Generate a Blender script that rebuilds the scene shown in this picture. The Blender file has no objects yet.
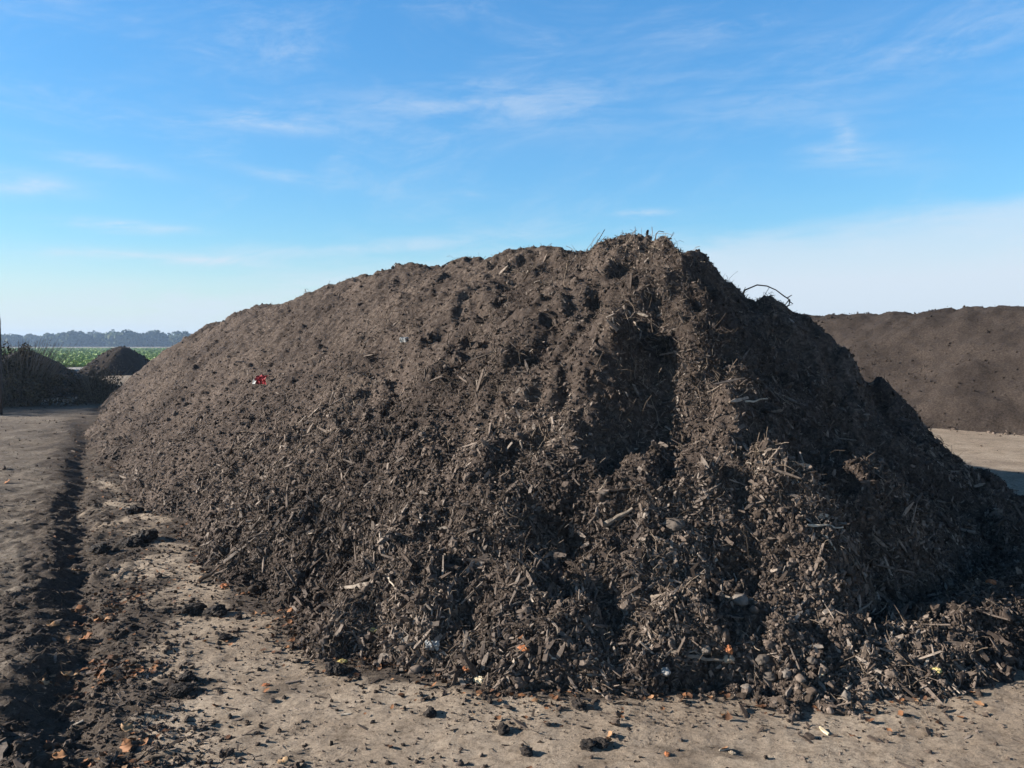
import bpy, math, random
import numpy as np
from mathutils import Vector, Matrix

rng = np.random.default_rng(7)
random.seed(7)
sc = bpy.context.scene
COL = sc.collection

# ------------------------------------------------------------------ tags
def tag(o, label=None, cat=None, group=None, kind=None):
    if label: o['label'] = label
    if cat: o['category'] = cat
    if group: o['group'] = group
    if kind: o['kind'] = kind
    return o

# ------------------------------------------------------------------ noise
_prng = np.random.default_rng(99)
PERM = np.concatenate([_prng.permutation(256)] * 2)
GA = _prng.uniform(0, 2 * np.pi, 256)
GX, GY = np.cos(GA), np.sin(GA)

def perlin(x, y, seed=0):
    x = np.asarray(x, float) + seed * 17.31
    y = np.asarray(y, float) + seed * 9.77
    fx, fy = np.floor(x), np.floor(y)
    xi, yi = fx.astype(np.int64) & 255, fy.astype(np.int64) & 255
    dx, dy = x - fx, y - fy
    u = dx * dx * dx * (dx * (dx * 6 - 15) + 10)
    v = dy * dy * dy * (dy * (dy * 6 - 15) + 10)
    def g(ix, iy, ddx, ddy):
        h = PERM[PERM[ix & 255] + (iy & 255)]
        return GX[h] * ddx + GY[h] * ddy
    a = g(xi, yi, dx, dy); b = g(xi + 1, yi, dx - 1, dy)
    c = g(xi, yi + 1, dx, dy - 1); d = g(xi + 1, yi + 1, dx - 1, dy - 1)
    return ((a + (b - a) * u) * (1 - v) + (c + (d - c) * u) * v) * 1.5

def fbm(x, y, octv=4, seed=0, gain=.5):
    s = 0; a = 1.0; f = 1.0
    for i in range(octv):
        s = s + a * perlin(x * f, y * f, seed + i * 3)
        a *= gain; f *= 2.03
    return s

def sstep(a, b, x):
    t = np.clip((x - a) / (b - a), 0, 1)
    return t * t * (3 - 2 * t)

def cells(x, y, seed=0):
    """Distance to the nearest of one jittered point per unit cell, and that point's own random value."""
    x = np.asarray(x, float) + seed * 5.3; y = np.asarray(y, float) + seed * 3.1
    fx, fy = np.floor(x), np.floor(y)
    best = np.full(x.shape, 9.0); val = np.zeros(x.shape)
    for i in (-1, 0, 1):
        for j in (-1, 0, 1):
            cx, cy = fx + i, fy + j
            h = PERM[PERM[cx.astype(np.int64) & 255] + (cy.astype(np.int64) & 255)]
            h2 = PERM[h + 31]
            d = np.hypot(cx + .1 + .8 * h / 255 - x, cy + .1 + .8 * h2 / 255 - y)
            m = d < best
            best = np.where(m, d, best); val = np.where(m, PERM[h2 + 7] / 255, val)
    return best, val

# ------------------------------------------------------------------ camera numbers
CAMZ = 1.6
FPX = 800.0
PITCH = math.atan(40 / FPX)
CP, SP = math.cos(PITCH), math.sin(PITCH)

def ray(px, py):
    d = Vector((px - 512, FPX * CP + (384 - py) * SP, -FPX * SP + (384 - py) * CP))
    return d.normalized()

# ------------------------------------------------------------------ heights
AX, AY = 1.3, 7.2
DX, DY = -.555, .832
NX, NY = -.832, -.555
LEN = 16.1
HU = np.array([-5, 0, .7, 1.1, 1.8, 2.6, 3.6, 4.6, 5.3, 6.2, 7.35, 9, 10.5, 12, 14.5, 17.5, 19.5, 21, 30])
HH = np.array([2.53, 2.53, 2.50, 2.50, 2.67, 2.62, 2.58, 2.66, 2.72, 2.62, 2.60, 2.48, 2.36, 2.37, 2.17, 2.03, 1.88, 1.70, 1.65])
RA = np.radians([-180, -90, -70, -56, -40, -16, 0, 12, 24, 34, 41, 54, 69, 80, 90, 180])
RR = np.array([3.42, 3.45, 3.5, 3.47, 3.06, 2.74, 2.86, 3.14, 3.5, 3.58, 3.57, 3.8, 3.83, 3.72, 3.7, 3.7])

BUMPS = []      # world bumps (x, y, radius, height) put onto the near end of the heap

def heap_uv(x, y):
    dx, dy = x - AX, y - AY
    return dx * DX + dy * DY, dx * NX + dy * NY

def heap_macro(x, y):
    u, v = heap_uv(x, y)
    wx = .16 * perlin(x * .9, y * .9, 1) + .05 * perlin(x * 3, y * 3, 2)
    wy = .16 * perlin(x * .9, y * .9, 5) + .05 * perlin(x * 3, y * 3, 6)
    u = u + wx; v = v + wy
    uc = np.clip(u, 0, LEN); du = u - uc
    r = np.sqrt(du * du + v * v + .3 ** 2) - .3
    ang = np.arctan2(v, -np.minimum(u, 0) + 1e-6)
    R = (np.interp(ang, RA, RR) - .30) * (1 - .27 * sstep(8, 17, u))
    H = np.interp(uc, HU, HH)
    t = r / R
    pw = np.interp(ang, np.radians([-180, -62, -40, -10, 14, 34, 180]), [1.13, 1.13, .96, .84, .90, 1.12, 1.13])
    h = H * (1 - np.power(np.maximum(t, 0), pw))
    s = np.where(u >= 0, np.where(v > 0, u, -np.pi * 2.2 - u), -(np.pi / 2 - ang) * 2.2)
    return h, s, r, t, u, v

def seg_ridge(x, y, pts):
    """Height of a low ridge along a polyline of (x, y, crest height, half width)."""
    best = np.full(np.shape(x), -9.0)
    for (x0, y0, h0, w0), (x1, y1, h1, w1) in zip(pts[:-1], pts[1:]):
        ex, ey = x1 - x0, y1 - y0
        t = np.clip(((x - x0) * ex + (y - y0) * ey) / (ex * ex + ey * ey), 0, 1)
        d = np.hypot(x - x0 - ex * t, y - y0 - ey * t)
        hh = h0 + (h1 - h0) * t; ww = w0 + (w1 - w0) * t
        best = np.maximum(best, hh * (1 - (d / ww) ** 1.6))
    return best

SPILL = [(1.25, 3.85, .03, .25), (1.95, 4.0, .12, .36), (2.72, 4.42, .21, .46), (3.5, 5.0, .23, .5), (3.9, 5.8, .06, .4)]

def heap(x, y, detail=True):
    h, s, r, t, u, v = heap_macro(x, y)
    ang = np.arctan2(v, -np.minimum(u, 0) + 1e-6)
    nose = 1 - sstep(.2, 3.2, u)
    side = 1 - nose
    up = np.clip(1.15 - t, 0, 1)
    n = (.05 + .03 * side) * perlin(s * 1.7, r * .55, 11) + .045 * perlin(s * 4.4, r * 1.2, 12) * (.4 + .6 * side)
    n = n + .072 * fbm(x * 1.1, y * 1.1, 2, 13) * (.4 + .6 * nose) - .03
    f = perlin(x * 1.9, y * 1.9, 21) + .4 * perlin(x * 4.1, y * 4.1, 22)
    n = n + nose * (.028 + .062 * sstep(.2, .55, t) * (.6 + .6 * sstep(1.1, .2, ang))) * np.tanh(3.4 * f)
    g = perlin(x * 3.4, y * 3.4, 31) + .5 * perlin(x * 7.5, y * 7.5, 32)
    n = n + (.016 + .046 * nose) * np.tanh(2.8 * g)
    h = h + n * np.clip(1.25 - t * .55, .3, 1)
    for (bx, by, br, bh) in BUMPS:
        d2 = ((x - bx) ** 2 + (y - by) ** 2) / (br * br)
        h = h + bh * np.exp(-np.power(d2, 1.5) * (1 + .5 * f))
    sp = seg_ridge(x + .05 * perlin(x * 2.5, y * 2.5, 41), y + .07 * perlin(x * 2.5, y * 2.5, 42), SPILL)
    sp = sp + .05 * perlin(x * 3, y * 3, 43) + .03 * perlin(x * 7, y * 7, 44)
    h = np.maximum(h, np.where(sp > -.2, sp, -1))
    if detail:
        h = h + .026 * perlin(x * 8, y * 8, 51) + .019 * perlin(x * 17, y * 17, 52) + .014 * np.abs(perlin(x * 30, y * 30, 53))
        c, cv = cells(x * 7.5, y * 7.5, 3)
        h = h + (.5 + .5 * cv) * .03 * np.clip(.55 - c, 0, 1) / .55 * sstep(.25, .7, cv)
    return h

def rut_e(x, y):
    """Signed distance to the edge of the raised left verge (positive on the verge)."""
    e = -(x + 1.62) * .885 - (y - 2.6) * .465
    return e + .10 * perlin(x * .8, y * .8, 61) + .05 * perlin(x * 3, y * 3, 62)

def ground(x, y, detail=True):
    near = np.exp(-(np.hypot(x, y - 4) / 14) ** 2)
    z = .03 * fbm(x * .35, y * .35, 2, 71) * np.exp(-(np.hypot(x, y) / 60) ** 2)
    e = rut_e(x, y)
    fade = sstep(19, 14, y) * sstep(-6, -1, y)
    # raised bank
    z = z + fade * (.04 + .02 * perlin(x * .6, y * .6, 72)) * sstep(-.03, .13, e)
    z = z - fade * .045 * np.exp(-((e + .12) / .10) ** 2)
    rough = fade * (.35 + .65 * sstep(-.6, -.1, e))
    z = z + rough * (1 - .45 * sstep(.05, .5, e)) * (.02 * perlin(x * 2.2, y * 2.2, 73) + .03 * np.abs(perlin(x * 4, y * 4, 74)) + .024 * perlin(x * 10, y * 10, 75) + .014 * perlin(x * 23, y * 23, 70)) * sstep(-1.1, -.25, e)
    # cross tracks on the verge
    z = z - fade * .04 * np.exp(-((perlin(x * .5 + 3, y * 1.1, 76)) / .12) ** 2) * sstep(.2, .5, e)
    if detail:
        z = z + near * (.007 * perlin(x * 4, y * 4, 77) + .005 * perlin(x * 11, y * 11, 78) + .005 * perlin(x * 31, y * 31, 79))
    return z

def soil_mask(x, y):
    """How much dark compost is trodden into the yard floor."""
    u, v = heap_uv(x, y)
    h, s, r, t, _, _ = heap_macro(x, y)
    R = r / np.maximum(t, 1e-3)
    d = r - R
    n = fbm(x * 1.6, y * 1.6, 4, 81)
    m = sstep(.22, -.05, d + .16 * n)
    e = rut_e(x, y)
    m = np.maximum(m, sstep(-.72, -.2, e + .34 * n) * sstep(21, 15, y) * (1 - .55 * sstep(.0, .45, e + .3 * n)))
    n2 = fbm(x * 2.7, y * 3.6, 4, 85)
    m = np.maximum(m, .55 * sstep(.35, .9, n2) * (sstep(12, 5, y) * .5 + .4))
    return m

def top(x, y):
    x = np.asarray(x, float); y = np.asarray(y, float)
    return np.maximum(heap(x, y), ground(x, y))

def hit(px, py):
    d = ray(px, py)
    t = np.concatenate([np.arange(1.2, 20, .01), np.arange(20, 90, .1)])
    x, y, z = d.x * t, d.y * t, CAMZ + d.z * t
    below = z < top(x, y)
    i = int(np.argmax(below)) if below.any() else len(t) - 1
    return Vector((x[i], y[i], float(top(x[i:i + 1], y[i:i + 1])[0])))

# scarps and hollows of the slumped near end, found on the plain heap and then fixed to it
for (px, py, br, bh) in [(600, 338, .26, .17), (640, 372, .24, -.16), (660, 395, .28, -.14), (690, 345, .20, .13), (606, 395, .20, .12),
                         (612, 430, .20, -.13), (585, 420, .22, .10), (690, 385, .17, .12), (735, 415, .18, .10), (800, 470, .20, .12), (775, 395, .24, -.14), (745, 340, .26, -.12), (770, 440, .2, -.12),
                         (860, 510, .26, .20), (880, 540, .25, .18), (800, 520, .30, .20), (730, 500, .30, .16), (760, 555, .26, -.05),
                         (690, 530, .22, .14), (830, 440, .22, -.12), (845, 570, .24, -.05), (720, 570, .22, -.04), (655, 300, .25, .12),
                         (690, 290, .20, .12), (640, 520, .25, .10), (720, 310, .2, -.08), (560, 415, .2, -.07), (500, 500, .3, .06)]:
    p = hit(px, py)
    BUMPS.append((p.x, p.y, br, bh * 1.0))
BUMPS += [(2.2, 7.05, .5, -.05), (2.66, 7.55, .45, -.15), (3.45, 7.5, .4, .02)]

# ------------------------------------------------------------------ mesh helpers
def mesh_from(name, verts, faces, mat, tint=None, smooth=False, parent=None):
    """verts (n,3), faces (m,k) with one k; linked as ONE object."""
    verts = np.asarray(verts, np.float32); faces = np.asarray(faces, np.int32)
    me = bpy.data.meshes.new(name)
    me.vertices.add(len(verts)); me.vertices.foreach_set('co', verts.ravel())
    m, k = faces.shape
    me.loops.add(m * k); me.loops.foreach_set('vertex_index', faces.ravel())
    me.polygons.add(m)
    me.polygons.foreach_set('loop_start', np.arange(0, m * k, k, dtype=np.int32))
    me.polygons.foreach_set('loop_total', np.full(m, k, np.int32))
    me.update(calc_edges=True)
    me.polygons.foreach_set('use_smooth', np.full(m, smooth, bool))
    if tint is not None:
        at = me.attributes.new('tint', 'FLOAT', 'POINT')
        at.data.foreach_set('value', np.asarray(tint, np.float32))
    me.materials.append(mat)
    o = bpy.data.objects.new(name, me); COL.objects.link(o)
    if parent: o.parent = parent
    return o

def grid_faces(nx, ny):
    i = np.arange(nx - 1)[:, None]; j = np.arange(ny - 1)[None, :]
    a = (i * ny + j).ravel()
    return np.stack([a, a + ny, a + ny + 1, a + 1], 1)

def spaced(lo, a, b, hi, step, ratio):
    """Fine steps between a and b, growing by ratio out to lo and hi."""
    mid = np.arange(a, b + step * .5, step)
    r = [mid[-1]]; s = step
    while r[-1] < hi: s *= ratio; r.append(r[-1] + s)
    l = [mid[0]]; s = step
    while l[-1] > lo: s *= ratio; l.append(l[-1] - s)
    return np.concatenate([np.array(l[:0:-1]), mid, np.array(r[1:])])

def tri(faces):
    return np.concatenate([faces[:, [0, 1, 2]], faces[:, [0, 2, 3]]])

# ------------------------------------------------------------------ materials
def new_mat(name, rough=.95, spec=.15):
    m = bpy.data.materials.new(name); m.use_nodes = True
    nt = m.node_tree; b = nt.nodes['Principled BSDF']
    b.inputs['Roughness'].default_value = rough
    b.inputs['Specular IOR Level'].default_value = spec
    return m, nt, b

def ramp(nt, stops, fac):
    r = nt.nodes.new('ShaderNodeValToRGB')
    e = r.color_ramp.elements
    while len(e) < len(stops): e.new(.5)
    for k, (p, c) in enumerate(stops):
        e[k].position = p; e[k].color = (*c, 1)
    nt.links.new(fac, r.inputs[0])
    return r.outputs[0]

def noise(nt, scale, detail=6, rough=.6, vec=None, out='Fac', dist=0):
    n = nt.nodes.new('ShaderNodeTexNoise')
    n.inputs['Scale'].default_value = scale; n.inputs['Detail'].default_value = detail
    n.inputs['Roughness'].default_value = rough; n.inputs['Distortion'].default_value = dist
    if vec is None:
        tc = nt.nodes.new('ShaderNodeTexCoord'); vec = tc.outputs['Object']
    nt.links.new(vec, n.inputs['Vector'])
    return n.outputs[out]

def mixc(nt, fac, a, b, mode='MIX'):
    m = nt.nodes.new('ShaderNodeMix'); m.data_type = 'RGBA'; m.blend_type = mode
    for s, v in ((m.inputs[0], fac), (m.inputs[6], a), (m.inputs[7], b)):
        if isinstance(v, (int, float)): s.default_value = v
        elif isinstance(v, tuple): s.default_value = (*v, 1)
        else: nt.links.new(v, s)
    return m.outputs[2]

def math_n(nt, op, a, b=0.0, c=None, clamp=False):
    m = nt.nodes.new('ShaderNodeMath'); m.operation = op; m.use_clamp = clamp
    for k, v in enumerate((a, b) if c is None else (a, b, c)):
        if isinstance(v, (int, float)): m.inputs[k].default_value = v
        else: nt.links.new(v, m.inputs[k])
    return m.outputs[0]

def bump(nt, b, h, strength=.6, dist=.01):
    n = nt.nodes.new('ShaderNodeBump')
    n.inputs['Strength'].default_value = strength; n.inputs['Distance'].default_value = dist
    nt.links.new(h, n.inputs['Height']); nt.links.new(n.outputs[0], b.inputs['Normal'])

def attr(nt, name):
    a = nt.nodes.new('ShaderNodeAttribute'); a.attribute_name = name
    return a.outputs['Fac']

def compost_mat(name, dark, mid, pale, scale=1.0, bd=.012):
    m, nt, b = new_mat(name)
    big = noise(nt, .9 * scale, 5, .6); fine = noise(nt, 26 * scale, 6, .7)
    c = ramp(nt, [(.28, dark), (.5, mid), (.72, pale)], fine)
    d = damp(nt, .9 * scale)
    nt.links.new(mixc(nt, 1.0, c, d, 'MULTIPLY'), b.inputs['Base Color'])
    bump(nt, b, noise(nt, 55 * scale, 8, .8), 1.0, bd * 1.6)
    return m

def damp(nt, scale=.9):
    return ramp(nt, [(.30, (.55, .53, .53)), (.62, (1.16, 1.13, 1.10))], noise(nt, scale, 5, .62))
def tint_mat(name, stops, rough=.9, spec=.2, scale=40, grain=.5):
    m, nt, b = new_mat(name, rough, spec)
    c = ramp(nt, stops, attr(nt, 'tint'))
    g = ramp(nt, [(.3, (1 - grain,) * 3), (.7, (1 + grain * .5,) * 3)], noise(nt, scale, 4, .65))
    if name in ('shredded_wood', 'compost_clods', 'fibres'): g = mixc(nt, 1.0, g, damp(nt), 'MULTIPLY')
    nt.links.new(mixc(nt, 1.0, c, g, 'MULTIPLY'), b.inputs['Base Color'])
    return m

def plain_mat(name, c1, c2, scale=30, rough=.85, spec=.25, bs=.4, bd=.004):
    m, nt, b = new_mat(name, rough, spec)
    f = noise(nt, scale, 5, .65)
    nt.links.new(ramp(nt, [(.3, c1), (.7, c2)], f), b.inputs['Base Color'])
    bump(nt, b, noise(nt, scale * 3, 4, .7), bs, bd)
    return m

M_heap = compost_mat('compost', (.027, .0208, .0170), (.090, .0695, .0575), (.182, .150, .127))
M_heap2 = compost_mat('fine_brown_compost', (.016, .012, .010), (.046, .0365, .031), (.085, .070, .060), 1.1)
M_heap3 = compost_mat('dark_compost', (.016, .012, .010), (.036, .028, .023), (.060, .048, .040), .5)
M_chip = tint_mat('shredded_wood', [(0, (.028, .022, .018)), (.35, (.096, .074, .060)), (.65, (.205, .166, .137)), (.9, (.30, .255, .215)), (1, (.44, .38, .31))])
M_clod = tint_mat('compost_clods', [(0, (.034, .026, .020)), (.5, (.098, .075, .060)), (1, (.19, .154, .128))], scale=60)
M_fibre = tint_mat('fibres', [(0, (.04, .03, .022)), (.5, (.13, .10, .075)), (.9, (.24, .195, .15)), (1, (.40, .35, .27))])
M_leaf = tint_mat('dead_leaves', [(0, (.055, .030, .019)), (.4, (.14, .068, .036)), (.75, (.30, .14, .065)), (1, (.42, .28, .16))], rough=.7, grain=.35)

# ground
M_ground, nt, b = new_mat('yard_floor', .95, .15)
tc = nt.nodes.new('ShaderNodeTexCoord')
f1 = noise(nt, 1.1, 6, .62, tc.outputs['Object']); f2 = noise(nt, 38, 6, .75, tc.outputs['Object'])
sand = ramp(nt, [(.3, (.265, .208, .158)), (.5, (.345, .277, .214)), (.7, (.42, .345, .272))], f1)
grain = ramp(nt, [(.30, (.45, .42, .39)), (.5, (1, 1, .98)), (.74, (1.34, 1.31, 1.26))], f2)
sand = mixc(nt, 1.0, sand, grain, 'MULTIPLY')
sand = mixc(nt, 1.0, sand, ramp(nt, [(.34, (.70, .68, .66)), (.52, (1, 1, 1)), (.7, (1.08, 1.08, 1.07))], noise(nt, 5, 8, .72, tc.outputs['Object'], dist=.6)), 'MULTIPLY')
dark = ramp(nt, [(.3, (.032, .025, .020)), (.55, (.085, .067, .054)), (.75, (.16, .132, .11))], noise(nt, 22, 6, .7, tc.outputs['Object']))
sand = mixc(nt, attr(nt, 'silt'), sand, mixc(nt, 1.0, sand, (.66, .69, .73), 'MULTIPLY'))
fac = math_n(nt, 'ADD', attr(nt, 'tint'), math_n(nt, 'MULTIPLY', math_n(nt, 'SUBTRACT', noise(nt, 9, 6, .75, tc.outputs['Object']), .5), 1.1))
fac = ramp(nt, [(.30, (0, 0, 0)), (.72, (.93, .93, .93))], fac)
nt.links.new(mixc(nt, fac, sand, dark), b.inputs['Base Color'])
g3 = noise(nt, 150, 6, .8, tc.outputs['Object'])
nt.links.new(mixc(nt, 1.0, b.inputs['Base Color'].links[0].from_socket, ramp(nt, [(.34, (.62, .60, .58)), (.5, (1, 1, 1)), (.68, (1.25, 1.24, 1.22))], g3), 'MULTIPLY'), b.inputs['Base Color'])
bump(nt, b, math_n(nt, 'ADD', noise(nt, 60, 8, .8, tc.outputs['Object']), math_n(nt, 'MULTIPLY', g3, .5)), .85, .009)

M_field, nt, b = new_mat('crop_field', .9, .1)
nt.links.new(ramp(nt, [(.35, (.075, .11, .028)), (.65, (.15, .22, .055))], noise(nt, .5, 6, .7)), b.inputs['Base Color'])
M_stubble = plain_mat('stubble', (.20, .16, .10), (.30, .25, .17), .3)
M_track = plain_mat('concrete_track', (.30, .27, .24), (.42, .39, .35), .5)
M_crop = tint_mat('crop_leaf', [(0, (.07, .12, .02)), (.6, (.29, .42, .11)), (1, (.52, .60, .30))], rough=.6, grain=.2, scale=2)
M_wood = tint_mat('tree_foliage', [(0, (.030, .048, .020)), (.6, (.065, .095, .036)), (1, (.13, .12, .045))], grain=.3, scale=1)
M_shrub = tint_mat('shrub_leaf', [(0, (.030, .025, .015)), (.5, (.10, .075, .044)), (1, (.24, .175, .10))], grain=.3, scale=8)
M_twig = plain_mat('twig_bark', (.05, .036, .026), (.12, .09, .065), 40)

# ------------------------------------------------------------------ ground
xs = spaced(-950, -4.2, 4.6, 950, .021, 1.026)
ys = spaced(-60, 2.2, 8.0, 900, .018, 1.022)
X, Y = np.meshgrid(xs, ys, indexing='ij')
Z = ground(X, Y)
S = soil_mask(X, Y)
mesh_from('ground', np.stack([X.ravel(), Y.ravel(), Z.ravel()], 1), grid_faces(len(xs), len(ys)), M_ground, S.ravel(), True)
tag(bpy.data.objects['ground'], kind='structure')
at = bpy.data.objects['ground'].data.attributes.new('silt', 'FLOAT', 'POINT')
at.data.foreach_set('value', (sstep(-.1, .3, rut_e(X, Y)) * sstep(60, 25, Y)).ravel().astype(np.float32))

def sheet(name, quad, z, mat):
    o = mesh_from(name, [(x, y, z) for x, y in quad], [[0, 1, 2, 3]], mat)
    return tag(o, kind='structure')
sheet('concrete_track', [(-130, 46), (40, 46), (40, 54), (-130, 54)], .03, M_track)
sheet('field', [(-420, 55), (260, 55), (260, 300), (-420, 300)], .034, M_field)
sheet('stubble_field', [(-520, 302), (330, 302), (330, 440), (-520, 440)], .05, M_stubble)

# ------------------------------------------------------------------ big heap
us = spaced(-4.5, -4.4, 2.5, 25.2, .0145, 1.0042)
vs = np.concatenate([np.arange(-4.3, -1.5, .022), np.arange(-1.5, 4.5, .0145)])
U, V = np.meshgrid(us, vs, indexing='ij')
X = AX + U * DX + V * NX; Y = AY + U * DY + V * NY
Z = heap(X, Y)
HV = np.stack([X, Y, Z], -1)
F = grid_faces(len(us), len(vs))
gz = ground(X, Y, False)
keep = (Z - gz > -.06).ravel()
F = F[keep[F].any(1)]
F = F[:, [0, 3, 2, 1]]
used = np.unique(F); remap = -np.ones(keep.size, np.int64); remap[used] = np.arange(len(used))
heap_o = mesh_from('compost_heap', HV.reshape(-1, 3)[used], remap[F], M_heap, smooth=True)
tag(heap_o, 'huge long heap of dark shredded compost filling the middle of the yard', 'compost heap')
# normals of the heap surface
du = np.gradient(HV, axis=0); dv = np.gradient(HV, axis=1)
HN = np.cross(dv, du); HN /= np.linalg.norm(HN, axis=-1, keepdims=True)
if HN[..., 2].mean() < 0: HN = -HN
cell_a = np.linalg.norm(np.cross(du, dv), axis=-1)
cell_a[(Z - gz) < .0] = 0

# ------------------------------------------------------------------ loose bits
def tmpl_splinter(k):
    r = np.random.default_rng(100 + k)
    n = 4; rings = []
    bend = r.uniform(-.14, .14); w = r.uniform(.7, 1.2, n)
    for i in range(n):
        t = i / (n - 1) - .5
        c = np.array([t, bend * (1 - 4 * t * t) + r.uniform(-.02, .02), r.uniform(-.02, .02)])
        a = w[i] * (.35 if i in (0, n - 1) and r.random() < .6 else 1) * .5
        b_ = w[i] * .5
        j = r.uniform(.6, 1.2, 4)
        rings += [c + np.array([r.uniform(-.05, .05), a * j[0], b_ * .4]), c + np.array([0, -a * j[1], b_ * .6]), c + np.array([r.uniform(-.05, .05), -a * j[2], -b_ * .5]), c + np.array([0, a * j[3], -b_ * .5])]
    V_ = np.array(rings); F_ = []
    for i in range(n - 1):
        for q in range(4):
            F_.append([i * 4 + q, i * 4 + (q + 1) % 4, i * 4 + 4 + (q + 1) % 4, i * 4 + 4 + q])
    F_ += [[3, 2, 1, 0], [n * 4 - 4, n * 4 - 3, n * 4 - 2, n * 4 - 1]]
    return V_, np.array(F_)

def tmpl_fibre(k):
    r = np.random.default_rng(300 + k); n = 6; rings = []
    p = np.zeros(3); d = np.array([1, 0, 0.])
    pts = []
    for i in range(n):
        pts.append(p.copy()); d = d + r.normal(0, .28, 3); d /= np.linalg.norm(d); p = p + d / (n - 1)
    pts = np.array(pts) - np.mean(pts, 0)
    for i in range(n):
        for q in range(3):
            a = q * 2.094; rad = .5 * (1 if i < n - 1 else .5)
            rings.append((pts[i], np.array([0, math.cos(a) * rad, math.sin(a) * rad])))
    A = np.array([x for x, _ in rings]); B = np.array([y for _, y in rings])
    F_ = []
    for i in range(n - 1):
        for q in range(3):
            F_.append([i * 3 + q, i * 3 + (q + 1) % 3, i * 3 + 3 + (q + 1) % 3, i * 3 + 3 + q])
    return (A, B), np.array(F_)

def ico(sub):
    t = (1 + 5 ** .5) / 2
    v = [(-1, t, 0), (1, t, 0), (-1, -t, 0), (1, -t, 0), (0, -1, t), (0, 1, t), (0, -1, -t), (0, 1, -t), (t, 0, -1), (t, 0, 1), (-t, 0, -1), (-t, 0, 1)]
    f = [(0, 11, 5), (0, 5, 1), (0, 1, 7), (0, 7, 10), (0, 10, 11), (1, 5, 9), (5, 11, 4), (11, 10, 2), (10, 7, 6), (7, 1, 8), (3, 9, 4), (3, 4, 2), (3, 2, 6), (3, 6, 8), (3, 8, 9), (4, 9, 5), (2, 4, 11), (6, 2, 10), (8, 6, 7), (9, 8, 1)]
    v = [np.array(p) / np.linalg.norm(p) for p in v]
    for _ in range(sub):
        mid = {}; nf = []
        def m(a, b):
            k = (min(a, b), max(a, b))
            if k not in mid:
                p = v[a] + v[b]; v.append(p / np.linalg.norm(p)); mid[k] = len(v) - 1
            return mid[k]
        for a, b_, c in f:
            x, y, z = m(a, b_), m(b_, c), m(c, a)
            nf += [(a, x, z), (b_, y, x), (c, z, y), (x, y, z)]
        f = nf
    return np.array(v), np.array(f)
ICO1, ICO2, ICO3 = ico(1), ico(2), ico(3)

def lumpy(v, r, amp, n=5, f=2.2):
    out = np.ones(len(v))
    for i in range(n):
        d = r.normal(size=3); d /= np.linalg.norm(d)
        out += amp / (1 + i * .25) * np.sin(v @ d * f * (1 + i * .7) + r.uniform(0, 6.28))
    return v * out[:, None]

def tmpl_clod(k):
    r = np.random.default_rng(500 + k)
    v = lumpy(ICO1[0], r, .17, 5, 3.0) * r.uniform(.65, 1.15, 3) * (1 + r.uniform(-.16, .16, (len(ICO1[0]), 1)))
    return v * .5, ICO1[1]

def tmpl_leaf(k):
    r = np.random.default_rng(700 + k)
    n = 7; V_ = []; c1, c2 = r.uniform(.1, .5), r.uniform(-.5, .9)
    for i in range(n):
        t = i / (n - 1); w = .34 * math.sin(math.pi * min(1, t * .97 + .03)) ** .8 * (1 + .25 * math.sin(t * 14 + k))
        for q in (-1, 0, 1):
            V_.append((t - .5, q * w, c1 * q * q * w + c2 * (t - .5) ** 2 + r.uniform(-.03, .03)))
    F_ = []
    for i in range(n - 1):
        for q in (0, 1):
            F_.append([i * 3 + q, i * 3 + q + 1, i * 3 + 4 + q, i * 3 + 3 + q])
    return np.array(V_), np.array(F_)

def frames(nrm, tilt, along=None, along_w=0.0):
    """Random orthonormal frames whose z is the normal tilted by about tilt rad."""
    n = len(nrm)
    z = nrm + rng.normal(0, 1, (n, 3)) * tilt
    z /= np.linalg.norm(z, axis=1, keepdims=True)
    a = rng.normal(0, 1, (n, 3))
    if along is not None: a = a * (1 - along_w) + along * along_w * 1.6 * rng.choice([-1, 1], (n, 1))
    x = a - (a * z).sum(1, keepdims=True) * z
    x /= np.linalg.norm(x, axis=1, keepdims=True)
    return np.stack([x, np.cross(z, x), z], -1)

def scatter(name, temps, pos, rot, scl, tint, mat, parent=None, smooth=False, fibre=False):
    which = rng.integers(0, len(temps), len(pos))
    Vs, Fs, Ts = [], [], []; off = 0
    for k, (tv, tf) in enumerate(temps):
        i = np.where(which == k)[0]
        if not len(i): continue
        if fibre:
            A, B = tv
            loc = A[None] * scl[i, None, :1] + B[None] * scl[i, None, 1:2]
        else:
            loc = tv[None] * scl[i, None, :]
        w = np.einsum('nij,nkj->nki', rot[i], loc) + pos[i, None, :]
        nv = (tv[0] if fibre else tv).shape[0]
        Vs.append(w.reshape(-1, 3))
        Fs.append((tf[None] + (off + np.arange(len(i)) * nv)[:, None, None]).reshape(-1, tf.shape[1]))
        Ts.append(np.repeat(tint[i], nv)); off += nv * len(i)
    return mesh_from(name, np.concatenate(Vs), np.concatenate(Fs), mat, np.concatenate(Ts), smooth, parent)

SPL = [tmpl_splinter(k) for k in range(14)]
FIB = [tmpl_fibre(k) for k in range(12)]
CLD = [tmpl_clod(k) for k in range(14)]
LEF = [tmpl_leaf(k) for k in range(8)]

flatP = HV.reshape(-1, 3); flatN = HN.reshape(-1, 3); flatA = cell_a.ravel()
dist2 = (flatP[:, 0] ** 2 + flatP[:, 1] ** 2 + (flatP[:, 2] - 1.6) ** 2)
flatU, flatV = U.ravel(), V.ravel()
front = np.where(flatV > -1.2, 1.0, np.where(flatU < 1.5, .8, .12))
noseW = 1 - sstep(.0, 4.0, flatU)
low = sstep(1.7, .2, flatP[:, 2])
patch = sstep(-.35, .55, fbm(flatP[:, 0] * 1.1, flatP[:, 1] * 1.1, 3, 91))

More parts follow.
